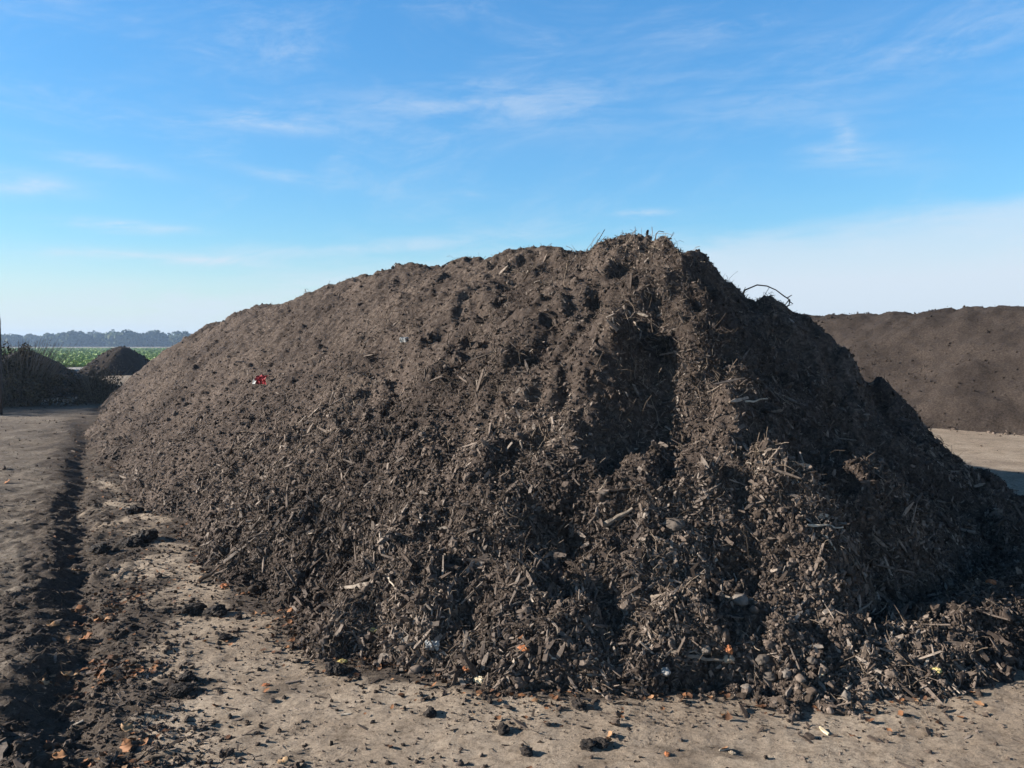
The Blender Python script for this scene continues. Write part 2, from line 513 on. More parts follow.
def on_heap(n, weight):
    p = flatA * weight; p = p / p.sum()
    i = np.searchsorted(np.cumsum(p), rng.random(n))
    i = np.clip(i, 0, len(p) - 1)
    return i

DOWN = flatN * flatN[:, 2:3] - np.array([0, 0, 1.0])
DOWN /= np.linalg.norm(DOWN, axis=1, keepdims=True) + 1e-9

base_w = front / np.maximum(dist2, 12) ** .85
# wood chips: short fat ones and long thin ones
n = 118000
i = on_heap(n, base_w * (.16 + patch ** 1.3) * (.36 + .64 * noseW) * (.5 + .9 * low))
L_ = np.exp(rng.normal(math.log(.027), .52, n)).clip(.009, .15)
L_ = L_ * (.72 + .4 * low[i])
W_ = (L_ * rng.uniform(.11, .40, n)).clip(.004, .024)
scl = np.stack([L_, W_, W_ * rng.uniform(.3, .8, n)], 1)
rot = frames(flatN[i], .55, DOWN[i], .38)
pos = flatP[i] + flatN[i] * (W_ * rng.uniform(-.1, .55, n))[:, None] + rng.normal(0, .006, (n, 3))
tag(scatter('wood_chips', SPL, pos, rot, scl, rng.beta(2.0, 2.3, n), M_chip, heap_o), kind='stuff')
# clods and crumbs
n = 80000
i = on_heap(n, base_w * (.3 + .7 * (1 - patch)) * (.5 + 1.6 * low) * (.6 + .4 * noseW))
s_ = np.exp(rng.normal(math.log(.0125), .5, n)).clip(.005, .05)
scl = s_[:, None] * rng.uniform(.7, 1.3, (n, 3))
pos = flatP[i] + flatN[i] * (s_ * rng.uniform(-.1, .3, n))[:, None] + rng.normal(0, .004, (n, 3))
tag(scatter('clods', CLD, pos, frames(flatN[i], .8), scl, rng.beta(2, 2, n), M_clod, heap_o), kind='stuff')
# fibres and thin twigs
n = 19000
i = on_heap(n, base_w * (.1 + .9 * patch) * (.25 + .75 * noseW))
L_ = np.exp(rng.normal(math.log(.085), .5, n)).clip(.03, .34)
T_ = rng.uniform(.0013, .0038, n) * (1 + L_ * 3)
rot = frames(flatN[i], .7, DOWN[i], .3)
pos = flatP[i] + flatN[i] * (L_ * rng.uniform(-.02, .12, n))[:, None]
tag(scatter('root_fibres', FIB, pos, rot, np.stack([L_, T_, T_], 1), rng.beta(2, 2, n), M_fibre, heap_o, fibre=True), kind='stuff')

n = 620
i = on_heap(n, base_w * (.1 + .9 * patch) * (.1 + .9 * noseW) * (.3 + low))
L_ = rng.uniform(.09, .30, n) * rng.uniform(.6, 1, n); W_ = rng.uniform(.007, .024, n)
pos = flatP[i] + flatN[i] * (W_ * .7)[:, None]
tag(scatter('coarse_sticks', SPL, pos, frames(flatN[i], .35, DOWN[i], .35), np.stack([L_, W_, W_ * rng.uniform(.5, 1, n)], 1), rng.beta(2.6, 2, n), M_chip, heap_o), kind='stuff')
n = 380
i = on_heap(n, base_w * noseW * sstep(.75, .1, flatP[:, 2]))
s_ = np.exp(rng.normal(math.log(.034), .35, n)).clip(.015, .075)
PEB = [(lumpy(ICO2[0], np.random.default_rng(900 + k), .10, 5, 2.2) * .5 * np.array([1, .8, .65]), ICO2[1]) for k in range(8)]
pos = flatP[i] + flatN[i] * (s_ * .2)[:, None]
tag(scatter('pebbles', PEB, pos, frames(flatN[i], .4), s_[:, None] * rng.uniform(.8, 1.2, (n, 3)), rng.beta(2.4, 2, n), M_clod, heap_o, smooth=True), kind='stuff')

# ------------------------------------------------------------------ bits lying on the yard floor
def yard_points(n, fn):
    out = []
    tot = 0
    while tot < n:
        y = np.exp(rng.uniform(math.log(2.2), math.log(22), n * 2)); k = rng.uniform(-.95, .85, n * 2)
        x = k * y
        hp = heap(x, y, False)
        ok = (hp < .02) & (rng.random(n * 2) < fn(x, y))
        out.append(np.stack([x, y], 1)[ok]); tot += ok.sum()
    p = np.concatenate(out)[:n]
    return np.concatenate([p, ground(p[:, 0], p[:, 1])[:, None]], 1)

def foot_w(x, y):
    h, s, r, t, u, v = heap_macro(x, y); R = r / np.maximum(t, 1e-3)
    return np.exp(-np.maximum(r - R, 0) / .15)
def litter_w(x, y):
    e = rut_e(x, y)
    return np.clip(.9 * foot_w(x, y) + .75 * np.exp(-((e + .35) / .3) ** 2) * sstep(20, 10, y) + .45 * (e > 0) * sstep(-.3, .5, fbm(x, y, 2, 95)) + .04 * sstep(.1, .7, fbm(x * 1.2, y * 1.2, 3, 96)) + .0018, 0, 1)
up = np.array([0, 0, 1.0])
n = 13000
p = yard_points(n, litter_w); s_ = np.exp(rng.normal(math.log(.011), .5, n)).clip(.004, .05)
p[:, 2] += s_ * .15
tag(scatter('crumbs', CLD, p, frames(np.tile(up, (n, 1)), .5), s_[:, None] * rng.uniform(.7, 1.4, (n, 3)) * np.array([1, 1, .75]), rng.beta(1.6, 2.6, n), M_clod), 'dark compost crumbs strewn over the pale yard floor and along the rut', 'crumbs', kind='stuff')
n = 7500
p = yard_points(n, litter_w); L_ = np.exp(rng.normal(math.log(.026), .5, n)).clip(.008, .12); W_ = L_ * rng.uniform(.1, .32, n)
p[:, 2] += W_ * .25
tag(scatter('wood_litter', SPL, p, frames(np.tile(up, (n, 1)), .22), np.stack([L_, W_, W_ * .5], 1), rng.beta(1.8, 2.4, n), M_chip), 'shredded wood litter scattered on the ground along the foot of the big heap', 'wood litter', kind='stuff')
n = 8000
p = yard_points(n, lambda x, y: np.clip(.1 + .9 * fbm(x * 1.7, y * 2.2, 4, 99), .03, 1) * sstep(14, 4, y)); s_ = np.exp(rng.normal(math.log(.0048), .5, n)).clip(.002, .016)
p[:, 2] += s_ * .15
tag(scatter('grit', CLD, p, frames(np.tile(up, (n, 1)), .5), s_[:, None] * rng.uniform(.7, 1.4, (n, 3)), np.where(rng.random(n) < .3, .9, rng.beta(1.6, 2, n)), M_clod), 'fine dark grit sprinkled over the pale bare yard floor', 'grit', kind='stuff')
n = 3800
p = yard_points(n, lambda x, y: np.clip(.9 * (rut_e(x, y) > -.15) * sstep(-.4, .4, fbm(x * 1.3, y * 1.3, 2, 94)) + .05 * foot_w(x, y), 0, 1)); L_ = rng.uniform(.03, .14, n); T_ = rng.uniform(.0012, .003, n)
p[:, 2] += .008
tag(scatter('straw', FIB, p, frames(np.tile(up, (n, 1)), .3), np.stack([L_, T_, T_], 1), rng.beta(2, 2, n), M_fibre, fibre=True), 'dry straw and stalks lying on the rough grey verge left of the rut', 'straw', kind='stuff')
def leaf_w(x, y):
    e = rut_e(x, y)
    return np.clip(.8 * np.exp(-((e + .30) / .16) ** 2) * sstep(13, 4, y) * sstep(-.1, .4, fbm(x * 1.5, y * 1.5, 2, 97)) + .32 * foot_w(x, y), 0, 1)
n = 1100
p = yard_points(n, leaf_w); L_ = rng.uniform(.014, .045, n); p[:, 2] += .008
tag(scatter('leaf_litter', LEF, p, frames(np.tile(up, (n, 1)), .35), np.stack([L_] * 3, 1), rng.beta(2, 1.6, n) * .95, M_leaf, smooth=True), 'brown and rusty leaf litter lying along the muddy rut', 'leaf litter', kind='stuff')

# ------------------------------------------------------------------ single things
def surf_n(p):
    e = .05
    a = top(np.array([p.x - e, p.x + e, p.x, p.x]), np.array([p.y, p.y, p.y - e, p.y + e]))
    return Vector((-(a[1] - a[0]) / (2 * e), -(a[3] - a[2]) / (2 * e), 1)).normalized()

def lump(name, px, py, size, mat, label, cat, group=None, amp=.07, flat=(1, .85, .7), sub=3, sink=.25, seed=None, jag=0.0):
    seed = seed if seed is not None else int(px * 7 + py)
    r = np.random.default_rng(seed)
    c, f = {1: ICO1, 2: ICO2, 3: ICO3}[sub]
    v = lumpy(c, r, amp, 5, 2.0)
    v = lumpy(v, r, amp * .45, 6, 6.0)
    if jag: v = v * (1 + r.uniform(-jag, jag, (len(v), 1)))
    if name == 'wood_shard':
        c, f = SPL[seed % len(SPL)]; v = c * np.array([2.2, 1.6, 1.6]); sub = 1
    v = v * np.array(flat) * size * .5
    a = r.uniform(0, 6.28); ca, sa = math.cos(a), math.sin(a)
    v = v @ np.array([[ca, sa, 0], [-sa, ca, 0], [0, 0, 1]])
    p = hit(px, py); nn = np.array(surf_n(p)); q = np.array(p) + nn * size * flat[2] * (.5 - sink)
    o = mesh_from(name, v, f, mat, r.uniform(.2, .8, len(v)) if False else np.full(len(v), r.uniform(.3, .7)), sub > 1 and not jag)
    o.location = q
    return tag(o, label, cat, group)

def tube(name, pts, radii, mat, label, cat, group=None, sides=7, seed=1, parent=None):
    r = np.random.default_rng(seed)
    pts = [Vector(p) for p in pts]; V_ = []; F_ = []
    prev = None
    for k, p in enumerate(pts):
        d = (pts[min(k + 1, len(pts) - 1)] - pts[max(k - 1, 0)]).normalized()
        if prev is None:
            x = d.orthogonal().normalized()
        else:
            x = (prev - d * prev.dot(d)).normalized()
        prev = x; y = d.cross(x)
        for q in range(sides):
            a = 2 * math.pi * q / sides
            V_.append(p + (x * math.cos(a) + y * math.sin(a)) * radii[k] * r.uniform(.72, 1.2))
    for k in range(len(pts) - 1):
        for q in range(sides):
            F_.append([k * sides + q, k * sides + (q + 1) % sides, (k + 1) * sides + (q + 1) % sides, (k + 1) * sides + q])
    n0 = len(V_); V_ += [pts[0], pts[-1]]
    for q in range(sides):
        F_.append([n0, (q + 1) % sides, q, q]); F_.append([n0 + 1, n0 - sides + q, n0 - sides + (q + 1) % sides, n0 - sides + (q + 1) % sides])
    me = bpy.data.meshes.new(name)
    me.from_pydata([tuple(v) for v in V_], [], [tuple(dict.fromkeys(f)) for f in F_]); me.update()
    for pl in me.polygons: pl.use_smooth = True
    me.materials.append(mat)
    o = bpy.data.objects.new(name, me); COL.objects.link(o)
    if parent: o.parent = parent
    return tag(o, label, cat, group)

def stick(name, a, b, rad, mat, label, cat, group=None, bend=.035, lift=(.3, 1.0), n=7, seed=1):
    """A stick lying on the surface between two picture points."""
    r = np.random.default_rng(seed)
    pa, pb = hit(*a), hit(*b)
    pa = pa + surf_n(pa) * rad * lift[0]; pb = pb + surf_n(pb) * rad * lift[1]
    L = (pb - pa).length; pts = []
    for k in range(n):
        t = k / (n - 1); p = pa.lerp(pb, t)
        p += Vector(r.normal(0, 1, 3)) * bend * L * (.6 if 0 < k < n - 1 else 0)
        zz = float(top(np.array([p.x]), np.array([p.y]))[0]) + rad * .3
        if 0 < k < n - 1 and p.z < zz: p.z = zz
        pts.append(p)
    o = tube(name, pts, [rad * .68 * (1 - .55 * k / (n - 1)) * r.uniform(.75, 1.2) for k in range(n)], mat, label, cat, group, 6, seed)
    for pl in o.data.polygons: pl.use_smooth = False
    return o

M_white = plain_mat('white_stone', (.28, .26, .235), (.44, .415, .38), 45)
M_pebble = plain_mat('grey_pebble', (.12, .10, .085), (.23, .20, .17), 50)
M_dpebble = plain_mat('dark_pebble', (.075, .062, .052), (.14, .115, .095), 30)
M_tan = plain_mat('tan_stone', (.30, .23, .16), (.42, .34, .25), 30)
M_black = plain_mat('damp_clod', (.020, .016, .014), (.050, .040, .033), 40, bd=.008)
M_yellow = plain_mat('yellow_scrap', (.52, .40, .13), (.66, .54, .24), 30, rough=.5)
M_cream = plain_mat('cream_scrap', (.55, .43, .26), (.72, .62, .44), 30, rough=.6)
M_orange = plain_mat('orange_scrap', (.26, .085, .032), (.42, .17, .07), 30, rough=.6)
M_red = plain_mat('red_wrapper', (.16, .02, .022), (.42, .045, .05), 25, rough=.65, spec=.2)
M_foil = plain_mat('pale_plastic', (.26, .26, .25), (.50, .50, .48), 60, rough=.75, spec=.2)
M_stick = plain_mat('grey_stick', (.16, .125, .095), (.28, .23, .18), 40)
M_pale = plain_mat('pale_stick', (.36, .30, .23), (.52, .45, .36), 40)
M_brown = plain_mat('brown_stick', (.085, .06, .042), (.16, .115, .085), 40)

G_ST = 'stones along the foot of the heap'
lump('stone', 664, 675, .052, M_white, 'small white rounded stone at the foot of the heap, beside a long stick', 'stone', G_ST)
lump('stone', 747, 691, .058, M_pebble, 'pale oval pebble on the bare ground just in front of the heap foot', 'stone', G_ST)
lump('stone', 786, 676, .065, M_pebble, 'grey rounded stone where the heap foot meets the low spill ridge', 'stone', G_ST)
lump('stone', 770, 678, .06, M_dpebble, 'dark rounded stone touching the grey stone at the spill ridge', 'stone', G_ST)
lump('stone', 705, 651, .065, M_pebble, 'grey rounded stone just above the long stick at the heap foot', 'stone', G_ST)
lump('stone', 728, 661, .06, M_tan, 'tan pebble among dark crumbs right of the long stick', 'stone', G_ST)
lump('stone', 846, 703, .055, M_pebble, 'upright grey stone on the front edge of the spill ridge', 'stone', G_ST, flat=(.75, .7, 1.2), sink=.15)
lump('stone', 674, 529, .12, M_dpebble, 'dark round fist-sized stone lodged high in the lit heap slope', 'stone', G_ST, sink=.3)
lump('stone', 740, 602, .09, M_pebble, 'brownish grey stone in the shaded hollow of the heap slope', 'stone', G_ST)
lump('stone', 762, 660, .07, M_dpebble, 'dark brown stone half sunk above the pale oval pebble', 'stone', G_ST)
lump('stone', 812, 665, .05, M_dpebble, 'small dark stone on the upper edge of the spill ridge', 'stone', G_ST)
G_SH = 'pale shards on the ground'
lump('wood_shard', 824, 732, .05, M_cream, 'cream coloured shard alone on bare ground below the spill ridge', 'shard', G_SH, flat=(1.2, .5, .4), amp=.04)
lump('wood_shard', 821, 675, .055, M_cream, 'cream shard on top of the low end of the spill ridge', 'shard', G_SH, flat=(1.3, .5, .4), amp=.04)
lump('wood_shard', 849, 688, .055, M_pale, 'pale flat wood shard just above the upright grey stone', 'shard', G_SH, flat=(1.4, .5, .3), amp=.04)
lump('wood_shard', 724, 751, .028, M_pale, 'tiny pale shard on bare ground near the bottom of the picture', 'shard', G_SH, flat=(1.4, .6, .4), amp=.04)
lump('wood_shard', 346, 716, .03, M_pale, 'tiny pale shard on open ground beside a small dark crumb', 'shard', G_SH, flat=(1.4, .6, .4), amp=.04)
lump('food_scrap', 479, 683, .05, M_cream, 'cream and orange scrap in front of the heap foot', 'scrap', None, jag=.22, sub=2, flat=(1, .8, .7))
lump('food_scrap', 468, 669, .045, M_orange, 'bright orange scrap just behind the cream scrap', 'scrap', None, jag=.22, sub=2, flat=(1.2, .9, .55))
lump('food_scrap', 524, 650, .045, M_orange, 'orange scrap at the heap foot, above bare ground and beside a pale twig', 'scrap', None, jag=.22, sub=2, flat=(1.2, .9, .55))
lump('food_scrap', 934, 671, .05, M_yellow, 'golden yellow scrap in front of the dark side of the spill ridge', 'scrap', None, jag=.22, sub=2, flat=(1.2, .9, .55))
lump('food_scrap', 991, 583, .05, M_orange, 'small orange scrap on the crest of the spill ridge', 'scrap', None, jag=.22, sub=2, flat=(1.2, .9, .55))
lump('food_scrap', 732, 754, .001 + .02, M_tan, 'tan crumb beside the tiny pale shard', 'scrap', None, jag=.22, sub=2, flat=(1.2, .9, .55))
lump('food_scrap', 266, 686, .03, M_orange, 'small rusty scrap alone on open pale ground', 'scrap', None, jag=.22, sub=2, flat=(1.2, .8, .5))
lump('food_scrap', 667, 755, .025, M_orange, 'small reddish scrap on open ground in front of the heap', 'scrap', None, jag=.22, sub=2, flat=(1.2, .9, .55))
lump('food_scrap', 225, 588, .06, M_orange, 'bright orange scrap on the crumbs at the left heap foot', 'scrap', None, jag=.22, sub=2, flat=(1.2, .9, .55))
lump('food_scrap', 728, 655, .05, M_orange, 'dull orange scrap standing between stones right of the long stick', 'scrap', None, jag=.22, sub=2, flat=(.7, .6, 1.1))
lump('food_scrap', 374, 632, .05, M_yellow, 'ochre yellow scrap on the heap foot left of the crumpled plastic', 'scrap', None, jag=.22, sub=2, flat=(1.2, .8, .4))
lump('food_scrap', 343, 662, .04, M_yellow, 'dull yellow scrap at the front edge of the crumb band', 'scrap', None, jag=.22, sub=2, flat=(1.2, .8, .4))
G_CL = 'dark clods on the ground'
for (px, py, s_, lab) in [(181, 692, .085, 'largest dark clod, alone on pale ground with a long shadow'),
                          (186, 680, .075, 'flat dark clod just behind the largest lone clod'),
                          (192, 612, .12, 'left dark clod of the pair in the middle of the pale strip'),
                          (214, 615, .12, 'right dark clod of the pair in the middle of the pale strip'),
                          (226, 639, .06, 'small flat dark clod below the clod pair'),
                          (128, 547, .15, 'long low dark clod near the left heap foot, left of its neighbour'),
                          (146, 541, .17, 'broad dark clod touching the left heap foot'),
                          (136, 513, .14, 'dark clod at the left heap foot behind the broad one'),
                          (335, 673, .095, 'spiky dark clod in front of the crumb band'),
                          (587, 748, .06, 'small dark clod pair member on open ground, left piece'),
                          (600, 747, .06, 'small dark clod pair member on open ground, right piece'),
                          (526, 754, .05, 'small flat dark clod at the bottom edge of bare ground'),
                          (430, 714, .06, 'dark clod on bare ground below the cream and orange scrap'),
                          (503, 731, .055, 'slanted dark clod on bare ground right of centre'),
                          (100, 552, .13, 'dark flat clod in the pale strip beside the rut'),
                          (710, 688, .03, 'tiny dark clod on bare ground right of the white stone'),
                          (578, 707, .06, 'flat dark clod right under the heap foot')]:
    lump('clod', px, py, s_, M_black, lab, 'clod', G_CL, amp=.15, flat=(1.1, .9, .58), jag=.07, sub=3, sink=.25)

G_SK = 'sticks lying on the heap'
stick('stick', (671, 654), (722, 663), .018, M_stick, 'thick grey stick lying across the heap foot above the white stone', 'stick', G_SK, seed=3)
stick('stick', (676, 650), (712, 658), .009, M_stick, 'thin grey stick lying just above the thick one at the heap foot', 'stick', G_SK, seed=4)
stick('stick', (806, 527), (836, 531), .013, M_pale, 'pale forked stick poking out of the shaded heap slope', 'stick', G_SK, seed=5, lift=(1, 4))
stick('stick', (541, 652), (558, 664), .010, M_pale, 'pale thin twig slanting down onto bare ground beside an orange scrap', 'stick', G_SK, seed=6)
stick('stick', (604, 526), (634, 512), .030, M_stick, 'broad weathered wood splinter slanting on the lit heap slope', 'stick', G_SK, seed=7)
stick('stick', (650, 599), (676, 603), .025, M_stick, 'thick short wood chunk lying level on the middle heap slope', 'stick', G_SK, seed=8)
stick('stick', (720, 596), (740, 606), .015, M_stick, 'short stick sloping right toward the shaded hollow', 'stick', G_SK, seed=9)
stick('stick', (398, 582), (392, 600), .013, M_brown, 'short brown stick standing on the lower left heap slope', 'stick', G_SK, seed=10)
stick('stick', (386, 575), (397, 591), .010, M_pale, 'pale thin twig on the lower left heap slope', 'stick', G_SK, seed=11)
stick('stick', (452, 607), (447, 632), .010, M_stick, 'upright thin grey twig above the crumpled plastic', 'stick', G_SK, seed=12)
stick('stick', (198, 583), (232, 561), .020, M_brown, 'long dark brown stick at the left heap foot above the orange scrap', 'stick', G_SK, seed=13)
stick('stick', (668, 606), (722, 645), .011, M_brown, 'long thin brown stick running down to the stones at the heap foot', 'stick', G_SK, seed=14)
stick('stick', (825, 537), (834, 551), .010, M_pale, 'short pale twig hanging below the forked stick', 'stick', G_SK, seed=15)
stick('stick', (745, 402), (766, 400), .012, M_pale, 'pale level stick at the lit edge of the shaded upper slope', 'stick', G_SK, seed=16)
stick('stick', (630, 318), (641, 334), .017, M_stick, 'short grey stick below the summit of the heap', 'stick', G_SK, seed=17)
stick('stick', (912, 620), (936, 606), .011, M_stick, 'slanting stick on the crest of the spill ridge', 'stick', G_SK, seed=18)
stick('stick', (850, 616), (880, 600), .010, M_stick, 'thin stick leaning against the low end of the spill ridge', 'stick', G_SK, seed=19)
stick('stick', (590, 660), (615, 672), .016, M_pale, 'tan stick half buried at the heap foot left of the white stone', 'stick', G_SK, seed=20)

# bent root arching out of the right shoulder of the heap
def at_depth(px, py, y):
    d = ray(px, py); t = y / d.y
    return Vector((d.x * t, y, CAMZ + d.z * t))
def skyline(px):
    for py in range(240, 345):
        d = ray(px, py); t = np.arange(4, 14, .02)
        if (CAMZ + d.z * t < heap(d.x * t, d.y * t)).any(): return py, float(t[np.argmax(CAMZ + d.z * t < heap(d.x * t, d.y * t))] * d.y)
    return 300, 7.3
sk, skd = skyline(757); RY = min(sk - 287, skyline(775)[0] - 302, skyline(788)[0] - 309); RD = skd - 7.35
print('ROOT', sk, skd, RY)
root = tube('bent_root', [at_depth(740, skyline(740)[0] + 9, skyline(740)[1])] + [at_depth(x, y + RY, 7.35 + RD + k) for x, y, k in ((745, 292, .1), (757, 287, .04), (767, 288, 0), (776, 292, 0), (784, 298, .02), (790, 302, .04), (789, 307, .04), (784, 310, .03), (772, 310, .0), (760, 312, .05))],
            [.009, .008, .007, .006, .005, .006, .006, .005, .005, .004, .003], M_brown, 'dark bent root looping out of the right shoulder of the heap against the sky', 'root', sides=6)
for (x0, y0), (x1, y1) in (((787, 300), (792, 297)), ((789, 303), (793, 306)), ((789, 302), (785, 307))):
    tube('rootlet', [at_depth(x0, y0 + RY, 7.38 + RD), at_depth(x1, y1 + RY, 7.36 + RD)], [.005, .003], M_brown, None, None, sides=5, parent=root)
for k, (x0, y0, pts, lab) in enumerate([(655, 242, ((656, 234), (659, 231), (664, 232)), 'thin curled twig sticking up from the summit of the heap'),
                                 (617, 246, ((616, 241), (617, 239)), 'short stub of twig on the ridge left of the summit'),
                                 (309, 297, ((306, 292), (305, 289)), 'thin twig standing on the ridge, second from the far end'),
                                 (274, 310, ((271, 306), (270, 304)), 'thin twig standing on the ridge nearest the far end'),
                                 (402, 272, ((397, 267), (394, 264)), 'leaning twig on the hump in the middle of the ridge')]):
    dep = {655: 7.27, 617: 7.6, 309: 15.0, 274: 16.8, 402: 11.6}[x0]
    tube('ridge_twig', [at_depth(x0, y0 + 6, dep)] + [at_depth(x, y, dep) for x, y in ((x0, y0),) + pts], [.008 * dep / 8, .006 * dep / 8] + [.004 * dep / 8] * len(pts), M_brown, lab, 'twig', 'twigs standing on the ridge', sides=5, seed=k)

# crumpled wrapper and plastic
def crumple(name, px, py, w, h, mat, label, cat, seed, lift=.02, stand=.6):
    r = np.random.default_rng(seed); nx, ny = 9, 7
    V_ = []
    for i in range(nx):
        for j in range(ny):
            a, b_ = i / (nx - 1) - .5, j / (ny - 1) - .5
            V_.append((a * w + r.normal(0, w * .035), b_ * h + r.normal(0, h * .035), .35 * w * (abs(math.sin(a * 9 + seed)) * .5 + r.uniform(-.2, .25)) + w * .25 * math.cos(b_ * 4)))
    F_ = grid_faces(nx, ny)
    o = mesh_from(name, V_, F_, mat)
    sm = o.modifiers.new('thick', 'SOLIDIFY'); sm.thickness = .0015
    p = hit(px, py); nn = (surf_n(p) + Vector((0, -stand, 0))).normalized()
    o.rotation_euler = nn.to_track_quat('Z', 'Y').to_euler(); o.location = p + nn * lift
    return tag(o, label, cat)
wr = crumple('wrapper', 266, 383, .14, .11, M_red, 'crumpled red wrapper caught high on the far left heap slope', 'wrapper', 3, .06)
fl = mesh_from('torn_edge', [(-.11, -.07, .03), (-.06, -.075, .045), (-.055, -.02, .04), (-.10, -.015, .05)], [[0, 1, 2, 3]], M_foil, parent=wr)
crumple('plastic_scrap', 433, 647, .07, .05, M_foil, 'crumpled whitish plastic scrap at the foot of the heap', 'plastic scrap', 5, .012)
crumple('plastic_scrap', 406, 341, .09, .05, M_foil, 'small pale plastic scrap in the middle of the upper heap slope', 'plastic scrap', 8, .02)

# leaves picked out one by one
def leaf(px, py, size, tintv, label, k, group='fallen leaves lying singly'):
    v, f = LEF[k % len(LEF)]; size = size * .8
    v = v + np.random.default_rng(px + 3).normal(0, .045, v.shape)
    o = mesh_from('fallen_leaf', v * size, f, M_leaf, np.full(len(v), tintv), True)
    sm = o.modifiers.new('thick', 'SOLIDIFY'); sm.thickness = .0012
    p = hit(px, py); r = np.random.default_rng(px)
    nn = (surf_n(p) + Vector(r.normal(0, .25, 3))).normalized()
    q = nn.to_track_quat('Z', 'Y') @ Matrix.Rotation(r.uniform(0, 6.28), 3, 'Z').to_quaternion()
    o.rotation_euler = q.to_euler(); o.location = p + nn * size * .18
    return tag(o, label, 'leaf', group)
for k, (px, py, s_, tv, lab) in enumerate([
    (44, 684, .075, 1.0, 'tan orange leaf in the rut, leftmost of the row at its shaded edge'),
    (69, 679, .095, .97, 'broad tan leaf in the rut right of the leftmost tan orange leaf'),
    (83, 672, .075, .7, 'rusty leaf just above the broad tan leaf in the rut'),
    (128, 730, .075, .95, 'pale orange leaf on rough dark soil near the bottom left'),
    (129, 749, .085, .75, 'orange leaf below the pale orange one near the bottom left'),
    (50, 750, .095, .45, 'large dark rusty leaf in the shaded rut at the bottom'),
    (110, 620, .075, .85, 'bright orange leaf at the edge of the pale strip'),
    (53, 628, .085, .9, 'orange leaf at the shaded edge of the rut, beside a pale scrap'),
    (76, 573, .10, .95, 'pale pinkish leaf in the rut farther back'),
    (70, 560, .09, .6, 'rusty leaf just behind the pale pinkish leaf'),
    (80, 612, .10, .5, 'reddish brown leaf in the middle of the rut'),
    (88, 640, .09, .6, 'curled rust leaf midway along the rut'),
    (283, 765, .065, 1.0, 'yellowish leaf cut by the bottom edge of the picture'),
    (291, 612, .07, .75, 'reddish leaf in the crumb band at the heap foot'),
    (8, 483, .11, .7, 'orange leaf on the grey verge at the left edge'),
    (60, 760, .08, .8, 'orange leaf at the very bottom of the rut'),
    (522, 640, .06, .6, 'rust brown leaf on the heap foot above an orange scrap')]):
    leaf(px, py, s_, tv, lab, k)

# ------------------------------------------------------------------ other heaps
def crumb_over(o, n, smed, mat):
    me = o.data; k = len(me.vertices)
    co = np.empty(k * 3, np.float32); me.vertices.foreach_get('co', co); co = co.reshape(-1, 3)
    nn = np.empty(k * 3, np.float32); me.vertex_normals.foreach_get('vector', nn); nn = nn.reshape(-1, 3)
    ok = np.where(co[:, 2] > .0)[0]; i = rng.choice(ok, n)
    w = sstep(-.3, .5, fbm(co[i, 0] * .6, co[i, 1] * .6, 3, 77)); i = i[rng.random(len(i)) < .25 + .75 * w]; n = len(i)
    s_ = np.exp(rng.normal(math.log(smed), .5, n)).clip(.008, smed * 4)
    pos = co[i] + nn[i] * (s_ * .15)[:, None] + rng.normal(0, .02, (n, 3))
    tag(scatter('clods', CLD, pos, frames(nn[i], .7), s_[:, None] * rng.uniform(.7, 1.5, (n, 3)), rng.beta(2, 2.4, n) * .62, mat, o), kind='stuff')
def heap_mesh(name, ax, ay, dx, dy, length, H, R, mat, step, label, cat, seed, amp=1.0, p=1.12, hfun=None, lump_=.07):
    nx, ny = dy, -dx
    us = np.arange(-R - .4, length + R + .4, step); vs = np.arange(-R - .4, R + .4, step)
    U, V = np.meshgrid(us, vs, indexing='ij')
    X = ax + U * dx + V * nx; Y = ay + U * dy + V * ny
    u = U + .25 * perlin(X * .5, Y * .5, seed); v = V + .25 * perlin(X * .5, Y * .5, seed + 4)
    uc = np.clip(u, 0, length); r = np.sqrt((u - uc) ** 2 + v * v + .25 ** 2) - .25
    R = R - .24
    hh = H if hfun is None else hfun(uc)
    z = hh * (1 - (r / R) ** p)
    s = np.where(np.abs(u - uc) < 1e-6, u, np.arctan2(v, u - uc) * R)
    z = z + amp * (.05 * perlin(s * 1.3, r * .4, seed + 1) + .05 * fbm(X * .9, Y * .9, 3, seed + 2) + .045 * perlin(X * 4.6, Y * 4.6, seed + 3) + .028 * perlin(X * 10, Y * 10, seed + 5) - .03 * np.abs(perlin(s * 2.2, r * .3, seed + 7)) + lump_ * np.tanh(2.5 * perlin(X * 1.5, Y * 1.5, seed + 6)))
    z = np.where(r / R > 1.02, np.minimum(z, -.05), z)
    F_ = grid_faces(len(us), len(vs)); zz = z.ravel()
    F_ = F_[(zz[F_] > -.12).any(1)]
    used = np.unique(F_); rm = -np.ones(zz.size, np.int64); rm[used] = np.arange(len(used))
    P = np.stack([X.ravel(), Y.ravel(), zz], 1)[used]
    o = mesh_from(name, P, rm[F_], mat, smooth=True)
    return tag(o, label, cat)
h2 = heap_mesh('compost_heap', 16.0, 9.9, -.555, .832, 32, 2.4, 3.75, M_heap2, .075, 'long even windrow of fine brown compost across the yard on the right', 'compost heap', 120, .9,
          lump_=.028, hfun=lambda u: np.interp(u, [0, 7, 9, 11, 13, 15, 18, 40], [2.45, 2.46, 2.44, 2.40, 2.36, 2.36, 2.36, 2.3]))
crumb_over(h2, 42000, .017, M_heap2)
h3 = heap_mesh('compost_heap', -20.8, 42.3, -.30, .95, 1.6, 1.42, 2.05, M_heap3, .06, 'small dark peaked compost heap in front of the green field', 'compost heap', 140, .45, 1.25)
crumb_over(h3, 2600, .05, M_clod)
heap_mesh('compost_heap', -15.6, 25.6, -.3, .95, 1.0, 1.0, 2.7, M_heap3, .06, 'low dark compost mound in the shade right behind the dry bush', 'compost heap', 180, .8, 1.1)
